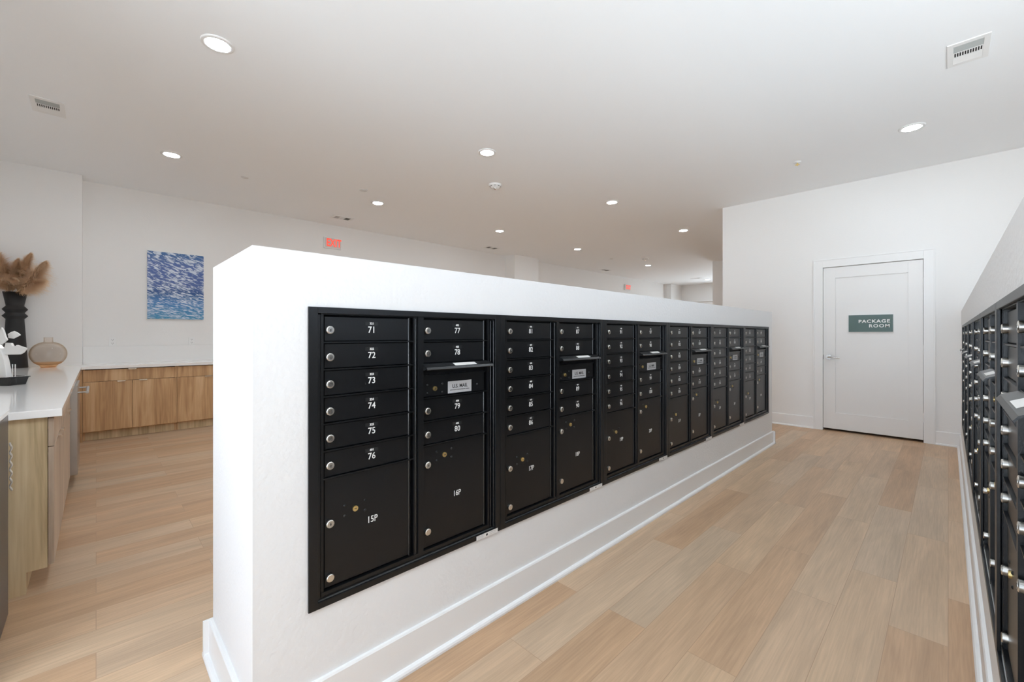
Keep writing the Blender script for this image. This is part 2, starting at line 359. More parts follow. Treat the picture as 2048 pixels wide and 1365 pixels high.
b = MB(); b.box(-1.8, 1.2, YS-.15, YS, 0, .12, M['wall']); b.box(-1.8, 1.2, YS-.15, YS, 3.02, ZC, M['wall']); b.box(-2.2, -1.8, YS-.15, YS, 0, ZC, M['wall']); b.box(1.2, XE, YS-.15, YS, 0, ZC, M['wall']); struct(b, 'wall_south', 'white header and sill around the front windows', 'wall')
window('window_1', 'large storefront windows behind the camera', 'Y', -1.8, 1.2, .12, 3.02, YS-.08, 3)

window('fill_window', 'added unseen windows beyond the right low wall, lighting the ceiling', 'X', .9, 2.9, .12, 2.4, XE+.08, 2)  # unseen east window, added to brighten the ceiling and package room wall
# low aisle walls with a cavity for the mailbox banks
MZ0, MH, MW = 0.370, 0.970, 0.8225
def low_wall(name, label, xf, sgn, y0, y1, m0, m1, thick=.585, top=1.512):
    xb = xf-sgn*thick; xc = xf-sgn*.30; b = MB(); g = M['low_wall']
    b.box(xb, xc, y0, y1, 0, top, g)
    b.box(xc, xf, y0, y1, 0, MZ0+.012, g); b.box(xc, xf, y0, y1, MZ0+MH-.012, top, g)
    b.box(xc, xf, y0, m0+.012, MZ0+.012, MZ0+MH-.012, g); b.box(xc, xf, m1-.012, y1, MZ0+.012, MZ0+MH-.012, g)
    return struct(b, name, label, 'low wall')
ML0, MR0 = 0.478, 0.962
low_wall('wall_aisle_left', 'freestanding low white wall holding the left mailbox bank', XL, 1, .326, 5.56, ML0, ML0+6*MW)
low_wall('wall_aisle_right', 'low white wall at the right edge holding the right mailbox bank', XR, -1, .20, YD, MR0, MR0+6*MW)

# baseboards: board + quarter round, outline in (distance from wall, height)
def baseboard(name, label, runs, h=.145, t=.014, sh=.020, sd=.017):
    prof = [(0, 0), (t+sd, 0), (t+sd, sh*.45), (t+sd*.75, sh*.8), (t+sd*.35, sh), (t, sh*1.02), (t, h-.006), (t-.004, h), (0, h)]
    b = MB()
    for kind, c, sgn, a0, a1 in runs:
        if kind == 'X': b.prism([(c+sgn*p, z) for p, z in prof], a0, a1, 'Y', M['trim'])   # wall face at x=c
        else: b.prism([(c+sgn*p, z) for p, z in prof], a0, a1, 'X', M['trim'])               # wall face at y=c
    struct(b, name, label, 'baseboard')
e_ = .031
baseboard('baseboard_aisle_left', 'tall white baseboard around the left low wall', [('X', XL, 1, .326-e_, 5.56+e_), ('Y', .326, -1, XL-.585, XL+e_), ('X', XL-.585, -1, .326-e_, 5.56+e_), ('Y', 5.56, 1, XL-.585, XL+e_)])
baseboard('baseboard_aisle_right', 'tall white baseboard below the right mailbox bank', [('X', XR, -1, .20, YD-e_)])
baseboard('baseboard_package_room', 'white baseboard either side of the package room door', [('Y', YD, -1, -2.41, -1.255), ('Y', YD, -1, -.10, XR)], h=.155)
baseboard('baseboard_west', 'white baseboard along the long wall', [('X', XW, 1, 1.7, 7.2)])

# ------------------------------------------------------------------ package room door
b = MB(); T = M['trim']; cz = 2.235
b.box(-1.252, DX0+.012, YD-.016, YD, 0, cz, T); b.box(DX1-.012, -.105, YD-.016, YD, 0, cz, T); b.box(DX0+.012, DX1-.012, YD-.016, YD, DZ-.012, cz, T)
b.box(-1.252-.006, -1.252+.008, YD-.022, YD, 0, cz+.006, T); b.box(-.105-.008, -.105+.006, YD-.022, YD, 0, cz+.006, T); b.box(-1.252, -.105, YD-.022, YD, cz-.008, cz+.006, T)
b.box(DX0, DX0+.012, YD, YD+.12, 0, DZ, T); b.box(DX1-.012, DX1, YD, YD+.12, 0, DZ, T); b.box(DX0+.012, DX1-.012, YD, YD+.12, DZ-.012, DZ, T)
struct(b, 'trim_2', 'white casing framing the package room door', 'door casing', bevel=.002)
dr = empty('door_1', (0, 0, 0)); tag(dr, 'white shaker door to the package room', 'door', kind='structure')
b = MB(); D = M['door']; x0, x1, zb, zt = -1.150, -.202, .030, 2.128; px0, px1, pz0, pz1 = -1.021, -.331, .240, 1.988
yf, yb = YD+.004, YD+.046
b.box(x0, px0, yf, yb, zb, zt, D); b.box(px1, x1, yf, yb, zb, zt, D); b.box(px0, px1, yf, yb, zb, pz0, D); b.box(px0, px1, yf, yb, pz1, zt, D)
b.box(px0, px1, yf+.012, yb-.01, pz0, pz1, D)
b.build('door_slab', parent=dr, bevel=.0015)
h = MB(); h.cyl((-1.089, .961), .033, YD+.004, YD-.008, 'Y', M['nickel'], 32); h.cyl((-1.089, .961), .012, YD-.008, YD-.05, 'Y', M['nickel'], 16)
h.tube([(-1.093, YD-.05, .961), (-1.06, YD-.053, .962), (-1.02, YD-.054, .958), (-.97, YD-.05, .953)], .009, M['nickel'], 10, [.011, .011, .009, .008])
tag(h.build('door_handle', parent=dr), 'satin nickel lever handle')
for z in (1.856, 1.074, .289):
    g = MB(); g.cyl((-.1965, YD-.004), .0065, z-.055, z+.055, 'Z', M['trim'], 12); g.build('hinge', parent=dr)
g = MB(); g.box(-1.1655+.012, -1.148, YD+.0035, YD+.006, .93, .99, M['keyway']); g.build('latch_strike', parent=dr)
sg = empty('door_sign', (0, 0, 0)); tag(sg, 'dark green sign reading PACKAGE ROOM on the white door', 'sign')
g = MB(); g.box(-.885, -.463, YD+.0155, YD-.006, 1.288, 1.498, M['signgreen']); g.box(-.890, -.458, YD+.0158, YD-.001, 1.283, 1.503, M['plastic']); g.build('sign_panel', parent=sg)
text('lettering', 'PACKAGE', .054, M['white'], (-.490, YD-.0064, 1.418), sg, rz=-PI/2, align='RIGHT', sx=1.12, spacing=1.16, bold=.0016)
text('lettering', 'ROOM', .054, M['white'], (-.490, YD-.0064, 1.360), sg, rz=-PI/2, align='RIGHT', sx=1.12, spacing=1.16, bold=.0011)

# ------------------------------------------------------------------ mailboxes (local: +Y left to right, +X out of the wall, origin at the lower left corner)
ROW = [.945, .8555, .766, .677, .588, .499, .409]
R2a, R2b = [.945, .8555, .766], [.633, .540, .4465]
BOT = .045
C1, C2 = (.052, .374), (.428, .746)
NF, ND = .008, -.010
def lock(y, z, r=.0128, key=True):
    b = MB(); b.cyl((y, z), r*.9, ND, ND+.003, 'X', M['steel'], 20); b.cyl((y, z), r, ND+.002, ND+.0105, 'X', M['steel'], 24, smooth=True)
    b.cyl((y, z), r, ND+.0105, ND+.012, 'X', M['steel'], 24, r2=r*.86)
    if key:
        b.cyl((y, z), r*.62, ND+.012, ND+.0126, 'X', M['nickel'], 20); b.box(ND+.0126, ND+.0132, y-.0012, y+.0012, z-.005, z+.004, M['keyway']); b.cyl((y, z), r*.2, ND+.0126, ND+.0131, 'X', M['keyway'], 10)
    return b
def brass(y, z):
    b = MB(); b.cyl((y, z), .0095, ND, ND+.005, 'X', M['brass'], 20); b.cyl((y, z), .007, ND+.005, ND+.0056, 'X', M['brass'], 18)
    b.box(ND+.0056, ND+.0062, y-.004, y+.004, z-.001, z+.0015, M['keyway']); return b
def screw(y, z):
    b = MB(); b.lathe([(.0001, .0035), (.003, .003), (.0045, .0012), (.005, 0)], M['black'], n=12)
    b.v = [(ND+v[2], y+v[0], z+v[1]) for v in b.v]; return b
def door_mesh(c, z0, z1):
    b = MB(); g = .0022
    b.slab(ND-.012, ND, c[0]+g, c[1]-g, z0+g, z1-g, M['black'], b=.0035)
    b.cyl((0, 0), .0034, z0+g, z1-g, 'Z', M['gloss'], 14); n = 28
    b.v[-28:] = [(v[0]+ND, v[1]+c[1]-.0065, v[2]) for v in b.v[-28:]]; b.v[-56:-28] = [(v[0]+ND, v[1]+c[1]-.0065, v[2]) for v in b.v[-56:-28]]; return b
def make_module(root, nums, parcels, tags_):
    B = M['black']
    fr = MB(); w, h = MW-.0012, MH
    fr.box(0, NF, .0006, .030, 0, h, B); fr.box(0, NF, w-.028, w, 0, h, B); fr.box(0, NF, .030, w-.028, 0, .021, B); fr.box(0, NF, .030, w-.028, h-.021, h, B)
    fr.build('trim_frame', root, bevel=.0012)
    bd = MB()
    bd.box(-.05, -.026, .022, w-.022, .018, h-.018, M['blackflat'])
    # jambs, grooves and centre divider
    bd.box(-.05, -.002, .0325, .040, .024, h-.024, B); bd.box(-.05, -.003, .042, .051, .030, .955, B)
    bd.box(-.05, -.005, .386, .401, .030, .955, B); bd.box(-.05, .000, .403, .427, .030, .955, B)
    bd.box(-.05, -.003, .757, .765, .030, .955, B); bd.box(-.05, -.004, .770, .778, .024, h-.024, B); bd.box(-.05, .002, .783, .790, .024, h-.024, B)
    bd.box(-.05, -.001, .042, .765, .9465, .957, B); bd.box(-.05, -.001, .042, .765, .0325, .0435, B); bd.box(-.05, -.004, .034, .790, .024, .030, B)
    for z in ROW[1:]: bd.box(-.03, -.003, C1[0]-.001, C1[1]+.012, z-.0022, z+.0022, B)
    for z in R2a[1:]+R2b: bd.box(-.03, -.003, C2[0]-.001, C2[1]+.012, z-.0022, z+.0022, B)
    for yy, xx in ((.774, -.004), (.7865, .002), (.394, -.005)):
        n_ = len(bd.v); bd.cyl((0, 0), .0022, .03, MH-.03, 'Z', M['gloss'], 10); bd.v[n_:] = [(v[0]+xx, v[1]+yy, v[2]) for v in bd.v[n_:]]
    bd.build('cabinet_body', root)
    def tenant(c, z0, z1, num, small):
        d = door_mesh(c, z0, z1).build('mailbox_door', root)
        lock(c[0]+.020, (z0+z1)/2-.004).build('lock', d)
        if num:
            yc, zc = c[0]+.168, (z0+z1)/2-.003
            text('number', num, .0315, M['white'], (ND+.0004, yc, zc), d, sx=.92, bold=.0003, depth=.0004)
            if small:
                s = MB(); s.box(ND-.0002, ND+.0005, yc-.0235, yc+.0235, zc+.0165, zc+.0285, M['blacktape']); s.build('suite_label', d)
                text('suite_number', small, .0105, M['white'], (ND+.0007, yc, zc+.0225), d, sx=1.0, bold=.0004, depth=.0003)
    def parcel(c, z0, z1, num, ly, bz, by, ty, tz):
        d = door_mesh(c, z0, z1).build('parcel_door', root)
        lock(c[0]+.020, ly).build('lock', d); tag(lock(c[0]+.020, z0+(.036 if c is C1 else .066), key=False).build('lock', d), 'blank round lock cap')
        tag(brass(by, bz).build('postal_lock', d), 'small brass keyhole')
        for dy in (-.036, .036):
            for dz in (-.0165, .018): screw(by+dy, bz+dz).build('screw', d)
        if num: text('number', num, .0315, M['white'], (ND+.0004, ty, tz), d, sx=.84, bold=.0003, depth=.0004)
    for i in range(6): tenant(C1, ROW[i+1], ROW[i], nums and nums[i], tags_ and tags_[i])
    parcel(C1, BOT, ROW[6], parcels and parcels[0], .259, .284, .159, .222, .228)
    tenant(C2, R2a[1], R2a[0], nums and nums[6], tags_ and tags_[6]); tenant(C2, R2a[2], R2a[1], nums and nums[7], tags_ and tags_[7])
    tenant(C2, R2b[1], R2b[0], nums and nums[8], tags_ and tags_[8]); tenant(C2, R2b[2], R2b[1], nums and nums[9], tags_ and tags_[9])
    parcel(C2, BOT, R2b[2], parcels and parcels[1], .372, .396, .530, .594, .224)
    # outgoing mail panel with slot, hood, US mail plate
    p = MB(); p.slab(ND-.012, ND, C2[0]+.002, C2[1]-.002, R2b[0]+.002, .722, B, b=.0035); p.box(-.05, -.024, C2[0], C2[1], .722, .764, M['blackflat']); p.box(ND-.01, ND+.006, C2[0]+.002, C2[1]-.002, .717, .722, B)
    pn = p.build('outgoing_mail_panel', root)
    hd = MB(); hd.prism([(ND, .7635), (ND+.006, .7665), (.024, .7545), (.030, .746), (.028, .7435), (.023, .7505), (ND+.004, .7605)], C2[0]-.003, C2[1]+.018, 'Y', B)
    hd.prism([(ND, .760), (.024, .752), (.024, .748), (ND, .738)], C2[0]-.003, C2[0]-.001, 'Y', B)
    hh = hd.build('mail_slot_hood', root)
    st = MB(); st.add([(.000, .565, .7653), (.000, .678, .7653), (.020, .678, .7567), (.020, .565, .7567)], [(0, 3, 2, 1)], M['paper'])
    st.add([(.000, .565, .7649), (.000, .678, .7649), (.020, .678, .7563), (.020, .565, .7563)], [(0, 1, 2, 3)], M['paper']); tag(st.build('paper_sticker', hh), 'white sticker')
    tag(brass(.484, .667).build('postal_lock', pn), 'small brass keyhole')
    for y, z in ((.450, .684), (.450, .650), (.521, .684), (.521, .650), (.702, .667)): screw(y, z).build('screw', pn)
    pl = MB(); pl.box(ND, ND+.0012, .548, .670, .641, .6895, M['silver']); plo = tag(pl.build('name_plate', pn), 'silver plate')
    if nums:
        plo['label'] = 'silver plate reading U.S. MAIL'
        # lettering joins the plate mesh so the hierarchy stays three deep
        a = text_mesh('U.S. MAIL', .0215, M['ink'], .92, 'CENTER', 1.0, .0003, .0004); c_ = text_mesh('APPROVED BY THE POSTMASTER GENERAL', .0052, M['ink'], 1.0)
        me = plo.data; bm = bmesh.new(); bm.from_mesh(me); me.materials.append(M['ink'])
        for src, off in ((a, (ND+.0015, .609, .6685)), (c_, (ND+.0015, .609, .6535))):
            n0 = len(bm.verts); f0 = len(bm.faces); bm.from_mesh(src); bm.verts.ensure_lookup_table(); bm.faces.ensure_lookup_table()
            for v in bm.verts[n0:]: v.co += Vector(off)
            for f in bm.faces[f0:]: f.material_index = 1
        bm.to_mesh(me); bm.free()

GL = 'black mailbox cabinets in the left low wall'; GR = 'black mailbox cabinets in the right low wall'
small = [321, 322, 323, 324, 325]+list(range(401, 426))+list(range(501, 531))
where = ['nearest, beside the bright wall end', 'second from the near end', 'third from the near end', 'fourth from the near end', 'fifth from the near end', 'farthest along the low wall']
proto_y = []
for k in range(6):
    r = empty('mailbox_cabinet', (XL, ML0+k*MW, MZ0))
    n0 = 71+10*k
    tag(r, 'black mailbox cabinet with doors numbered %d to %d, %s' % (n0, n0+9, where[k]), 'mailbox cabinet', GL)
    make_module(r, [str(n0+i) for i in range(10)], ['%dP' % (15+2*k), '%dP' % (16+2*k)], [str(small[10*k+i]) for i in range(10)])
    if k < 5:
        s = MB(); s.box(NF, NF+.0006, .684, .806, -.001, .0175, M['paper']); so = tag(s.build('maker_sticker', r), 'pale printed sticker')
        t_ = MB()
        for i in range(4): t_.box(NF+.0006, NF+.0009, .690, .722+.004*(i % 2), .003+i*.0035, .0042+i*.0035, M['silver'])
        t_.box(NF+.0006, NF+.0009, .738, .747, .004, .013, M['ink']); t_.box(NF+.0006, NF+.0009, .757, .797, .011, .0135, M['silver']); t_.box(NF+.0006, NF+.0009, .757, .792, .0045, .006, M['silver'])
        t_.build('sticker_print', so)
wr = ['nearest, cut off by the photo edge', 'second from the photo edge', 'third from the photo edge', 'fourth from the photo edge', 'fifth from the photo edge', 'farthest of the right bank, next to the package room']
rp = empty('mailbox_cabinet', (XR, MR0+MW, MZ0), PI)
make_module(rp, None, None, None)
for k in range(6):
    c = rp if k == 0 else copy_tree(rp)
    c.location = (XR, MR0+(k+1)*MW, MZ0)
    tag(c, 'black mailbox cabinet, right low wall, '+wr[k], 'mailbox cabinet', GR)

# ------------------------------------------------------------------ ceiling fittings
def downlight(x, y, label):
    r = empty('ceiling_light', (x, y, ZC)); tag(r, label, 'ceiling light', 'round recessed ceiling lights')
    b = MB(); b.lathe([(.096, 0), (.095, -.005), (.090, -.008), (.070, -.009), (.067, -.006), (.067, -.001)], M['plastic'], n=40); b.build('trim_ring', r)
    l = MB(); l.cyl((0, 0), .067, -.0062, -.002, 'Z', M['lamp'], 32, smooth=False); l.build('lens', r)
downlight(-3.40, .58, 'large-looking round ceiling light nearest the top edge, left of centre')
downlight(-5.83, .58, 'round ceiling light above the blue cloud picture')
downlight(-3.42, 2.97, 'round ceiling light just before the smoke detector')
downlight(-5.85, 2.96, 'round ceiling light above and right of the nearer exit sign')
downlight(-3.43, 5.39, 'round ceiling light high over the middle of the mailboxes, behind the smoke detector')
downlight(-5.84, 5.38, 'small round ceiling light beside the middle wall vent, left of centre row')
downlight(-3.43, 7.79, 'small round ceiling light closest to the package room wall corner')
downlight(-5.84, 7.77, 'small round ceiling light between smoke detector and far exit sign')
downlight(-5.84, 11.0, 'tiny round ceiling light above the farther exit sign')
downlight(-5.86, 15.25, 'tiniest farthest round ceiling light by the far wall')
downlight(-.237, 5.45, 'round ceiling light above the package room door')
for x_, y_ in ((-.24, 2.97), (-.24, .58), (-.24, -1.8), (-3.42, -1.8)):   # unseen lamps added along the same grid to brighten the near floor
    downlight(x_, y_, 'added round ceiling light out of view, over the camera end of the room')

def register(x, y, rz, label, w=.20, L=.335, n=11):
    """three-way ceiling register; local X along the slot band, local Y across it"""
    r = empty('ceiling_vent', (x, y, ZC), rz); tag(r, label, 'ceiling vent', 'white ceiling air vents')
    P = M['plastic']; f = MB(); i = .030; W2, L2 = w/2, L/2
    f.box(-W2, -W2+i, -L2, L2, -.006, 0, P); f.box(W2-i, W2, -L2, L2, -.006, 0, P); f.box(-W2+i, W2-i, -L2, -L2+.04, -.006, 0, P); f.box(-W2+i, W2-i, L2-.04, L2, -.006, 0, P)
    f.build('frame', r, bevel=.001)
    bk = MB(); bk.box(-W2+i, W2-i, -L2+.04, L2-.04, -.0006, 0, M['dark']); bk.build('duct_opening', r)
    a0, a1 = -L2+.04, L2-.04; t1 = a0+(a1-a0)*.36; t2 = a0+(a1-a0)*.66
    g = MB()
    for k in range(6):   # blades leaning towards the near side
        y0 = a0+(t1-a0)*k/6; g.prism([(y0, -.001), (y0+.011, -.0055), (y0+.0125, -.0055), (y0+.0015, -.001)], -W2+i, W2-i, 'X', M['grey_plastic'])  # this bank of blades is coloured greyer than the white ones
    g.build('louvre', r)
    g = MB()
    g.box(-W2+i, W2-i, t1, t1+.008, -.006, -.001, P); g.box(-W2+i, W2-i, t2-.006, t2, -.006, -.001, P)
    for k in range(n+1):
        xx = -W2+i+(w-2*i-.005)*k/n; g.box(xx, xx+.005, t1+.008, t2-.006, -.006, -.001, P)
    g.build('louvre', r)
    g = MB()
    for k in range(6):
        y0 = t2+(a1-t2)*k/6; g.prism([(y0, -.001), (y0+.0015, -.001), (y0+.0165, -.0055), (y0+.015, -.0055)], -W2+i, W2-i, 'X', P)
    g.build('louvre', r)
register(.095, 4.257, 0, 'white ceiling vent near the top right corner of the photo')
register(-5.34, -.29, PI/2, 'white ceiling vent at the upper left above the pampas')
register(-7.02, 2.92, PI, 'white ceiling vent next to the long wall above the nearer exit sign')
register(-7.10, 6.30, PI, 'small ceiling vent next to the long wall before the nearer column')
register(-7.15, 10.88, PI, 'tiny ceiling vent next to the long wall before the farther exit sign')
register(-6.03, 14.70, PI/2, 'tiny ceiling vent beside the farthest ceiling light')

def detector(x, y, label):
    r = empty('smoke_detector', (x, y, ZC)); tag(r, label, 'smoke detector', 'white ceiling smoke detectors')
    b = MB(); b.lathe([(.085, 0), (.085, -.012), (.078, -.020), (.060, -.026), (.055, -.038), (.040, -.045), (.001, -.045)], M['plastic'], n=36); b.build('housing', r)
    for k in range(8):
        a = k*PI/4; c = MB(); c.box(.058, .070, -.010, .010, -.0255, -.0205, M['dark']); o = c.build('vent_slot', r); o.rotation_euler = (0, 0, a)
    b = MB(); b.lathe([(.022, -.045), (.020, -.052), (.010, -.062), (.001, -.064)], M['chrome'], n=20); tag(b.build('strobe_lens', r), 'clear shiny lens')
detector(-4.09, 3.69, 'round white smoke detector hanging near the middle of the ceiling')
detector(-5.36, 9.94, 'small distant smoke detector just before the tiny far ceiling light')
def cover(x, y, r_, label, m='plastic'):
    b = MB(); b.lathe([(r_, 0), (r_, -.003), (r_*.9, -.005), (.001, -.005)], M[m], n=32); tag(b.build('sprinkler_cover', loc=(x, y, ZC)), label, 'sprinkler cover', 'flat round ceiling cover plates')
M['cover'] = mat('cover_paint', (0.70, 0.70, 0.69), 0.8)
cover(-5.47, 2.56, .055, 'faint flat round cover plate on ceiling above the nearer exit sign light', 'cover')
cover(-6.05, 1.31, .04, 'faint flat round cover plate on ceiling right of the picture light', 'cover')
cover(-6.0, 9.4, .045, 'tiny flat round cover plate on ceiling left of the far detector', 'cover')
sp = empty('fire_sprinkler', (-1.18, 5.62, ZC)); tag(sp, 'small brass sprinkler head on the ceiling left of the package room light', 'sprinkler')
b = MB(); b.lathe([(.038, 0), (.036, -.004), (.016, -.010), (.014, -.014), (.001, -.014)], M['plastic'], n=24); b.build('escutcheon', sp)
b = MB(); b.cyl((0, 0), .008, -.014, -.030, 'Z', M['brass'], 12); b.cyl((0, 0), .024, -.034, -.031, 'Z', M['brass'], 16); b.cyl((0, 0), .005, -.031, -.045, 'Z', M['brass'], 8); b.build('deflector', sp)

# ------------------------------------------------------------------ exit signs, picture, outlets
def exit_sign(y, z, w, label, h=.19):
    r = empty('exit_sign', (XW, y, z)); tag(r, label, 'exit sign', 'red lettered exit signs')
    b = MB(); b.box(0, .045, 0, w, 0, h, M['plastic']); b.build('housing', r, bevel=.004)
    b = MB(); b.box(.045, .047, .012, w-.012, .012, h-.012, M['exitface']); b.build('face_plate', r)
    text('lettering', 'EXIT', .185, M['red'], (.0485, w/2+.015, h/2-.002), r, sx=.66*w/.30, spacing=1.05, bold=.0045, depth=.002)
exit_sign(2.83, 2.768, .30, 'nearer red EXIT sign on the long white wall above the low wall')
exit_sign(12.69, 2.760, .34, 'farther tiny red EXIT sign beyond the white column')
pc = empty('wall_picture', (XW, .495, 1.470)); tag(pc, 'frameless blue and white cloud picture on the long white wall', 'picture')
b = MB(); b.box(.002, .028, .003, .622, .003, .922, M['plastic']); b.build('backing', pc)
b = MB(); b.box(.028, .031, 0, .625, 0, .925, M['cloud']); b.build('print', pc)
def outlet(y, label):
    r = empty('power_outlet', (XW, y, 1.106)); tag(r, label, 'outlet', 'white wall outlets over the counter')
    b = MB(); b.box(0, .006, 0, .072, 0, .115, M['plastic']); b.build('cover_plate', r, bevel=.002)
    for z in (.035, .080):
        b = MB(); b.box(.006, .008, .018, .054, z-.016, z+.016, M['plastic'])
        b.box(.008, .0086, .027, .030, z-.004, z+.008, M['ink']); b.box(.008, .0086, .042, .045, z-.004, z+.008, M['ink']); b.cyl((.036, z-.010), .003, .008, .0086, 'X', M['ink'], 8)
        b.build('socket', r)
outlet(.118, 'white wall outlet left below the cloud picture'); outlet(.948, 'white wall outlet right below the cloud picture')

# ------------------------------------------------------------------ cabinets (local: +Y left to right, +X out, front face at x=0)
CT, CB = .885, .848
def pull(y, z, w=.075):
    b = MB(); b.box(-.001, .016, y-w/2, y+w/2, z, z+.0028, M['pull']); b.box(.0135, .016, y-w/2, y+w/2, z-.009, z, M['pull']); return b
def cabinet(loc, rz, Wd, label, ndoor, m, endp=None, group=None, left_end=None, top_pull=True):
    BK = -.58
    r = empty('base_cabinet', loc, rz); tag(r, label, 'cabinet', group)
    b = MB(); e = endp or m
    # side panels with toe notch
    out = [(BK, 0), (-.092, 0), (-.092, .105), (-.022, .105), (-.022, CB-.001), (BK, CB-.001)]
    b.prism(out, 0.001, .019, 'Y', e); b.prism(out, Wd-.019, Wd-.001, 'Y', e)
    b.box(BK, -.024, .019, Wd-.019, .105, .125, e); b.box(BK, BK+.01, .019, Wd-.019, .105, CB-.002, e); b.box(BK, -.024, .019, Wd-.019, CB-.02, CB-.002, M['blackflat'])
    b.box(-.045, -.0235, .019, Wd-.019, .66, .72, M['blackflat']); b.build('cabinet_body', r)
    b = MB(); b.box(-.105, -.093, .019, Wd-.019, 0, .105, M['oakend']); b.build('toe_kick', r)
    g = .0016; dw = Wd/ndoor
    d = MB(); d.box(-.020, 0, g, Wd-g, .7005, .838, m); do = d.build('drawer', r, bevel=.0008); pull(Wd/2, .8385).build('handle', do)
    for k in range(ndoor):
        d = MB(); d.box(-.020, 0, k*dw+g, (k+1)*dw-g, .116, .6965, m); do = d.build('door', r, bevel=.0008)
        yy = (k+1)*dw-.10 if (k % 2 == 0 and ndoor > 1) else k*dw+.10
        pull(yy, .697).build('handle', do)
    return r
GB = 'oak cabinets along the picture wall'
cabinet((-7.0, -.112, 0), 0, .864, 'oak base cabinet under the cloud picture, two doors and one wide drawer', 2, M['oak'], group=GB)
cabinet((-7.0, .752, 0), 0, .864, 'oak base cabinet partly hidden behind the end of the low wall', 2, M['oak'], group=GB)
GN = 'cabinets of the coffee counter'
cabinet((-3.099, -.149, 0), PI/2, .915, 'coffee counter cabinet with the exposed pale oak end panel', 2, M['oaknear'], M['oakend'], GN)
cabinet((-4.014, -.149, 0), PI/2, .915, 'middle coffee counter cabinet beside the dishwasher, seen edge on', 2, M['oaknear'], M['oakend'], GN)
cabinet((-5.540, -.149, 0), PI/2, 1.44, 'corner coffee counter cabinet just past the dishwasher, mostly hidden', 2, M['oaknear'], M['oakend'], GN)
b = MB(); b.box(-7.018, -7.0, -.148, -.1125, .105, .838, M['oak']); b.box(-7.09, -7.018, -.148, -.1125, 0, CB-.001, M['oak']); tag(b.build('filler_strip'), 'narrow oak corner filler left of the picture wall cabinets', 'filler strip')
# countertop: one L-shaped slab
b = MB(); b.prism([(-3.068, -.998), (-3.068, -.120), (-6.972, -.120), (-6.972, 1.645), (-7.598, 1.645), (-7.598, -.118), (-7.338, -.118), (-7.338, -.998)], CB, CT, 'Z', M['quartz'])
tag(b.build('countertop', bevel=.002), 'glossy white L-shaped quartz countertop on the oak cabinets', 'countertop')
b = MB(); b.box(-7.338, -7.322, -.982, -.118, CT, 1.105, M['splash']); b.box(-7.598, -7.582, -.118, 1.645, CT, 1.105, M['splash']); b.box(-7.338, -3.07, -.998, -.982, CT, 1.105, M['splash'])
tag(b.build('backsplash', bevel=.001), 'low white quartz backsplash along the walls above the counter', 'backsplash')
# dishwasher
dw = empty('dishwasher', (-4.932, -.107, 0), PI/2); tag(dw, 'stainless dishwasher with bar handle under the coffee counter', 'dishwasher')
b = MB(); b.box(-.60, -.045, .004, .600, .10, .845, M['fridge']); b.build('tub', dw)
b = MB(); b.box(-.045, 0, .004, .600, .115, .838, M['stainless']); b.build('door', dw, bevel=.003)
b = MB(); b.tube([(.055, .05, .775), (.055, .554, .775)], .010, M['stainless'], 12)
b.cyl((.075, .775), .007, 0, .055, 'X', M['stainless'], 12); b.cyl((.530, .775), .007, 0, .055, 'X', M['stainless'], 12); tag(b.build('handle', dw), 'horizontal bar handle')
b = MB(); b.box(-.12, -.11, .004, .600, 0, .10, M['blackflat']); b.build('toe_kick', dw)
# undercounter appliance at the left photo edge
ap = empty('undercounter_fridge', (-2.34, -.280, 0), PI/2); tag(ap, 'charcoal undercounter fridge with pale top at the left photo edge', 'fridge')
b = MB(); b.box(-.470, -.030, 0, .590, .03, .898, M['fridge']); b.build('cabinet_body', ap)
b = MB(); b.box(-.028, 0, .003, .587, .005, .893, M['fridge']); b.build('door', ap, bevel=.003)
b = MB(); b.box(-.474, .004, -.002, .592, .899, .918, M['quartz']); b.build('top_panel', ap, bevel=.002)
b = MB(); pts = [(.006+.003*math.cos(k*.9), .604+.004*math.sin(k*.9), .55+k*.0055) for k in range(40)]
b.tube(pts, .0035, M['cord'], 6); b.tube([(p[0], p[1]-.008*math.sin(k*.9), p[2]) for k, p in enumerate(pts)], .0035, M['cord'], 6)
tag(b.build('power_cord', ap), 'pale twisted cord')

# ------------------------------------------------------------------ things on the counter
vx, vy = -7.20, -.64
b = MB(); b.lathe([(.001, 0), (.096, 0), (.098, .004), (.069, .535), (.071, .543), (.096, .572), (.096, .577), (.072, .606), (.072, .612), (.095, .645), (.095, .650), (.068, .685), (.068, .690), (.092, .838), (.088, .838), (.063, .70), (.060, .60), (.001, .60)], M['vase'], n=64)
tag(b.build('tall_vase', loc=(vx, vy, CT)), 'tall matte black ringed vase on the white counter', 'vase')
b = MB(); R = .150
prof = [(.001, .003), (.056, .003), (.056, 0), (.062, 0), (.062, .010)]
for k in range(25):
    a = -1.10+k*(1.10+1.22)/24; prof.append((R*math.cos(a)**.85, .150+.138*math.sin(a)))
prof += [(.038, .283), (.036, .330), (.039, .334), (.036, .336), (.033, .330), (.035, .287)]
for k in range(25):
    a = 1.22-k*(1.10+1.22)/24; prof.append(((R-.004)*math.cos(a)**.85, .150+.134*math.sin(a)))
prof += [(.001, .022)]
b.lathe(prof[:10], M['amberlow'], n=64); b.lathe(prof[9:], M['amber'], n=64)
tag(b.build('glass_vase', loc=(-7.10, -.385, CT)), 'squat round amber glass vase on the white counter', 'vase')

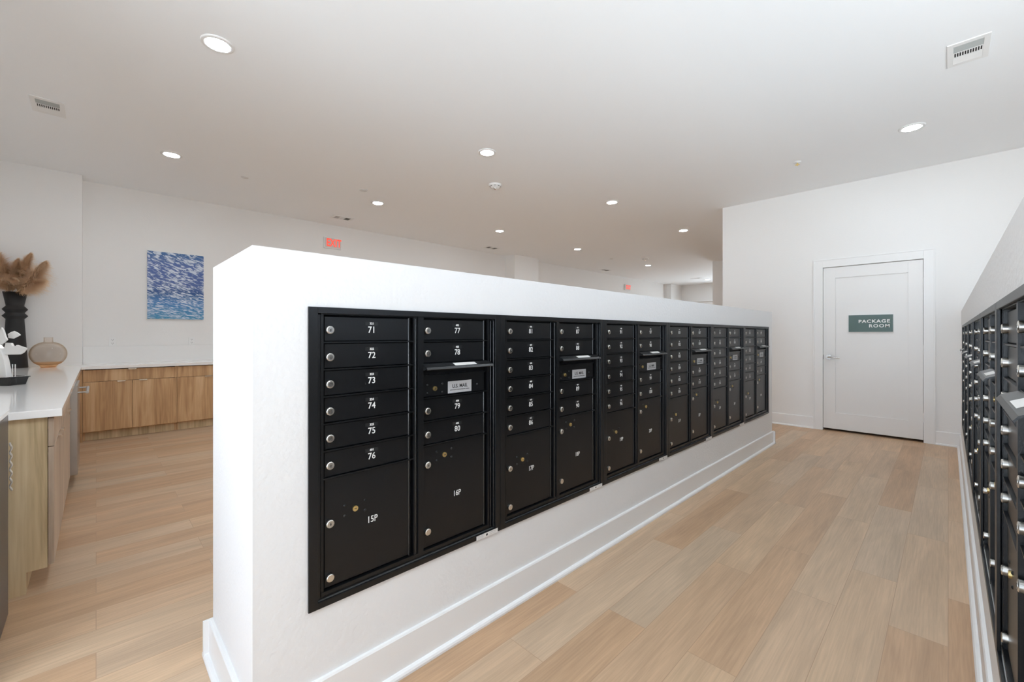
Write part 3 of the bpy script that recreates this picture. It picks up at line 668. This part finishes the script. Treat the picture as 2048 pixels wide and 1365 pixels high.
RV = Vector((math.cos(YAW), math.sin(YAW), 0)); FV = Vector((-math.sin(YAW), math.cos(YAW), 0))
def plume(name_label, pts, rad, n, seed, droop=.03, slen=.085):
    """pts: stem+plume centre line in (across, height, towards camera) from the vase mouth centre"""
    rnd = random.Random(seed)
    base = Vector((vx, vy, CT+.80))
    P = [base+RV*p[0]+Vector((0, 0, p[1]))-FV*p[2] for p in pts]
    # smooth centre line
    def cat(t):
        t = max(0, min(.9999, t))*(len(P)-1); i = int(t); f = t-i
        p0, p1, p2, p3 = P[max(i-1, 0)], P[i], P[i+1], P[min(i+2, len(P)-1)]
        return .5*((2*p1)+(p2-p0)*f+(2*p0-5*p1+4*p2-p3)*f*f+(3*p1-p0-3*p2+p3)*f**3)
    r = empty('pampas_stem', base); tag(r, name_label, 'pampas grass', 'dried pampas grass stems in the black vase')
    s = MB(); s.tube([cat(k/14)-base for k in range(15)], .003, M['pampas'], 6); s.build('stalk', r)
    h = MB(); vs = []; fs = []
    for i in range(n):
        t = .14+.86*rnd.random()**.85; c = cat(t); d = (cat(min(t+.04, .9999))-cat(max(t-.04, 0))).normalized()
        a = Vector((rnd.gauss(0, 1), rnd.gauss(0, 1), rnd.gauss(0, 1))); a = (a-d*a.dot(d)).normalized()
        env = max(.12, math.sin(PI*min(1, (t-.08)/.92)**.75))**.6
        L = slen*(.6+.7*rnd.random())*(.55+.45*env); sp_ = rad*env/slen
        q0 = c+a*.002; prev = q0; w = .0016+.0008*rnd.random(); side = d.cross(a)
        ang = .2+.85*rnd.random()**1.1
        pts_ = []
        for j in range(5):
            f = j/4; pos = q0+d*L*f*(1.15-ang*.5)+a*L*f*ang*sp_*1.1+Vector((0, 0, -droop*f*f))
            pts_.append(pos)
        o = len(vs)
        for j, pos in enumerate(pts_):
            ww = w*(1-.75*j/4); vs += [pos-base-side*ww, pos-base+side*ww]
        for j in range(4): fs.append((o+2*j, o+2*j+1, o+2*j+3, o+2*j+2))
    h.add(vs, fs, M['pampas'])
    ob = h.build('plume', r)
plume('broad pampas plume leaning left, cut by the photo edge', [(-.02, 0, 0), (-.05, .16, .09), (-.09, .34, .15), (-.13, .50, .18)], .15, 5200, 1, slen=.11)
plume('upright full pampas plume rising from the left of the vase', [(-.01, 0, .02), (-.02, .14, .06), (-.03, .30, .10), (-.06, .44, .12)], .15, 5200, 2, slen=.11)
plume('upright pampas plume rising right of the vase centre', [(.02, 0, 0), (.07, .16, .02), (.13, .30, .03), (.19, .43, .03)], .11, 4600, 3, slen=.10)
plume('rightmost pampas plume fanning out with drooping wisps', [(.05, 0, -.01), (.13, .10, 0), (.23, .23, .01), (.32, .35, .01)], .13, 3600, 4, droop=.07, slen=.15)
plume('short curled pampas plume just above the vase rim', [(0, 0, .06), (.02, .09, .09), (.06, .17, .11), (.13, .18, .12)], .09, 2400, 5, slen=.07)
plume('thin straight pampas plume between the two upright ones', [(.01, 0, .03), (.03, .13, .05), (.06, .26, .06), (.09, .36, .06)], .10, 3200, 6, slen=.10)
plume('low pampas plume spilling over the right rim of the vase', [(.04, 0, .02), (.12, .07, .03), (.22, .13, .04), (.31, .17, .04)], .11, 2600, 8, droop=.05, slen=.13)

# coffee machine: chrome column, lever blades and black drip tray
cm = empty('coffee_machine', (-4.83, -.50, CT), YAW-PI/2)   # local +Y runs to the right in the photo, +X towards the viewer
tag(cm, 'white metal coffee machine with curved blades and black drip tray on the counter', 'coffee machine')
M['satin'] = mat('satin_white_metal', (0.86, 0.86, 0.85), 0.32, 0.35)
b = MB()
b.prism([(-.075, .052), (.150, .058), (.125, -.0), (-.060, -.0)], -.055, .055, 'X', M['vase'])
b.build('drip_tray', cm, bevel=.003)
b = MB(); b.box(-.050, .050, -.070, .135, .060, .064, M['chrome']); b.box(-.058, .058, .130, .156, .055, .061, M['black']); b.build('tray_grate', cm)
def blade(outline, x, t, name, lab):
    q = MB(); q.prism(outline, x-t/2, x+t/2, 'X', M['satin']); tag(q.build(name, cm, bevel=.003), lab)
blade([(.008, .0), (.066, .0), (.066, .06), (.060, .12), (.048, .18), (.030, .235), (.015, .268), (-.02, .300), (-.07, .315), (-.08, .300), (-.04, .275), (-.008, .235), (.004, .16), (.008, .08)], .0, .035, 'column', 'curved white metal column')
blade([(.022, .232), (.040, .220), (.140, .222), (.165, .236), (.190, .268), (.120, .292), (.112, .284), (.092, .284), (.080, .306), (.040, .308)], -.005, .016, 'lever_blade', 'broad pointed white blade')
blade([(.035, .372), (.058, .386), (.080, .394), (.105, .382), (.126, .364), (.100, .350), (.075, .338), (.040, .342)], -.02, .010, 'lever_blade', 'small pointed white blade')
blade([(.011, .300), (.012, .350), (.020, .390), (.032, .421), (.046, .400), (.060, .355), (.072, .330), (.045, .305), (.025, .296)], .015, .012, 'lever_blade', 'upright leaf-shaped white blade')
b = MB(); b.cyl((-.010, .078), .003, .060, .15, 'Z', M['chrome'], 8); b.cyl((-.010, .098), .003, .060, .15, 'Z', M['chrome'], 8); b.build('post', cm)
b = MB(); b.lathe([(.001, 0), (.085, 0), (.09, .02), (.085, .14), (.07, .20), (.03, .24), (.001, .245)], M['chrome'], c=(-.02, -.165, 0), n=40); b.build('boiler_body', cm)
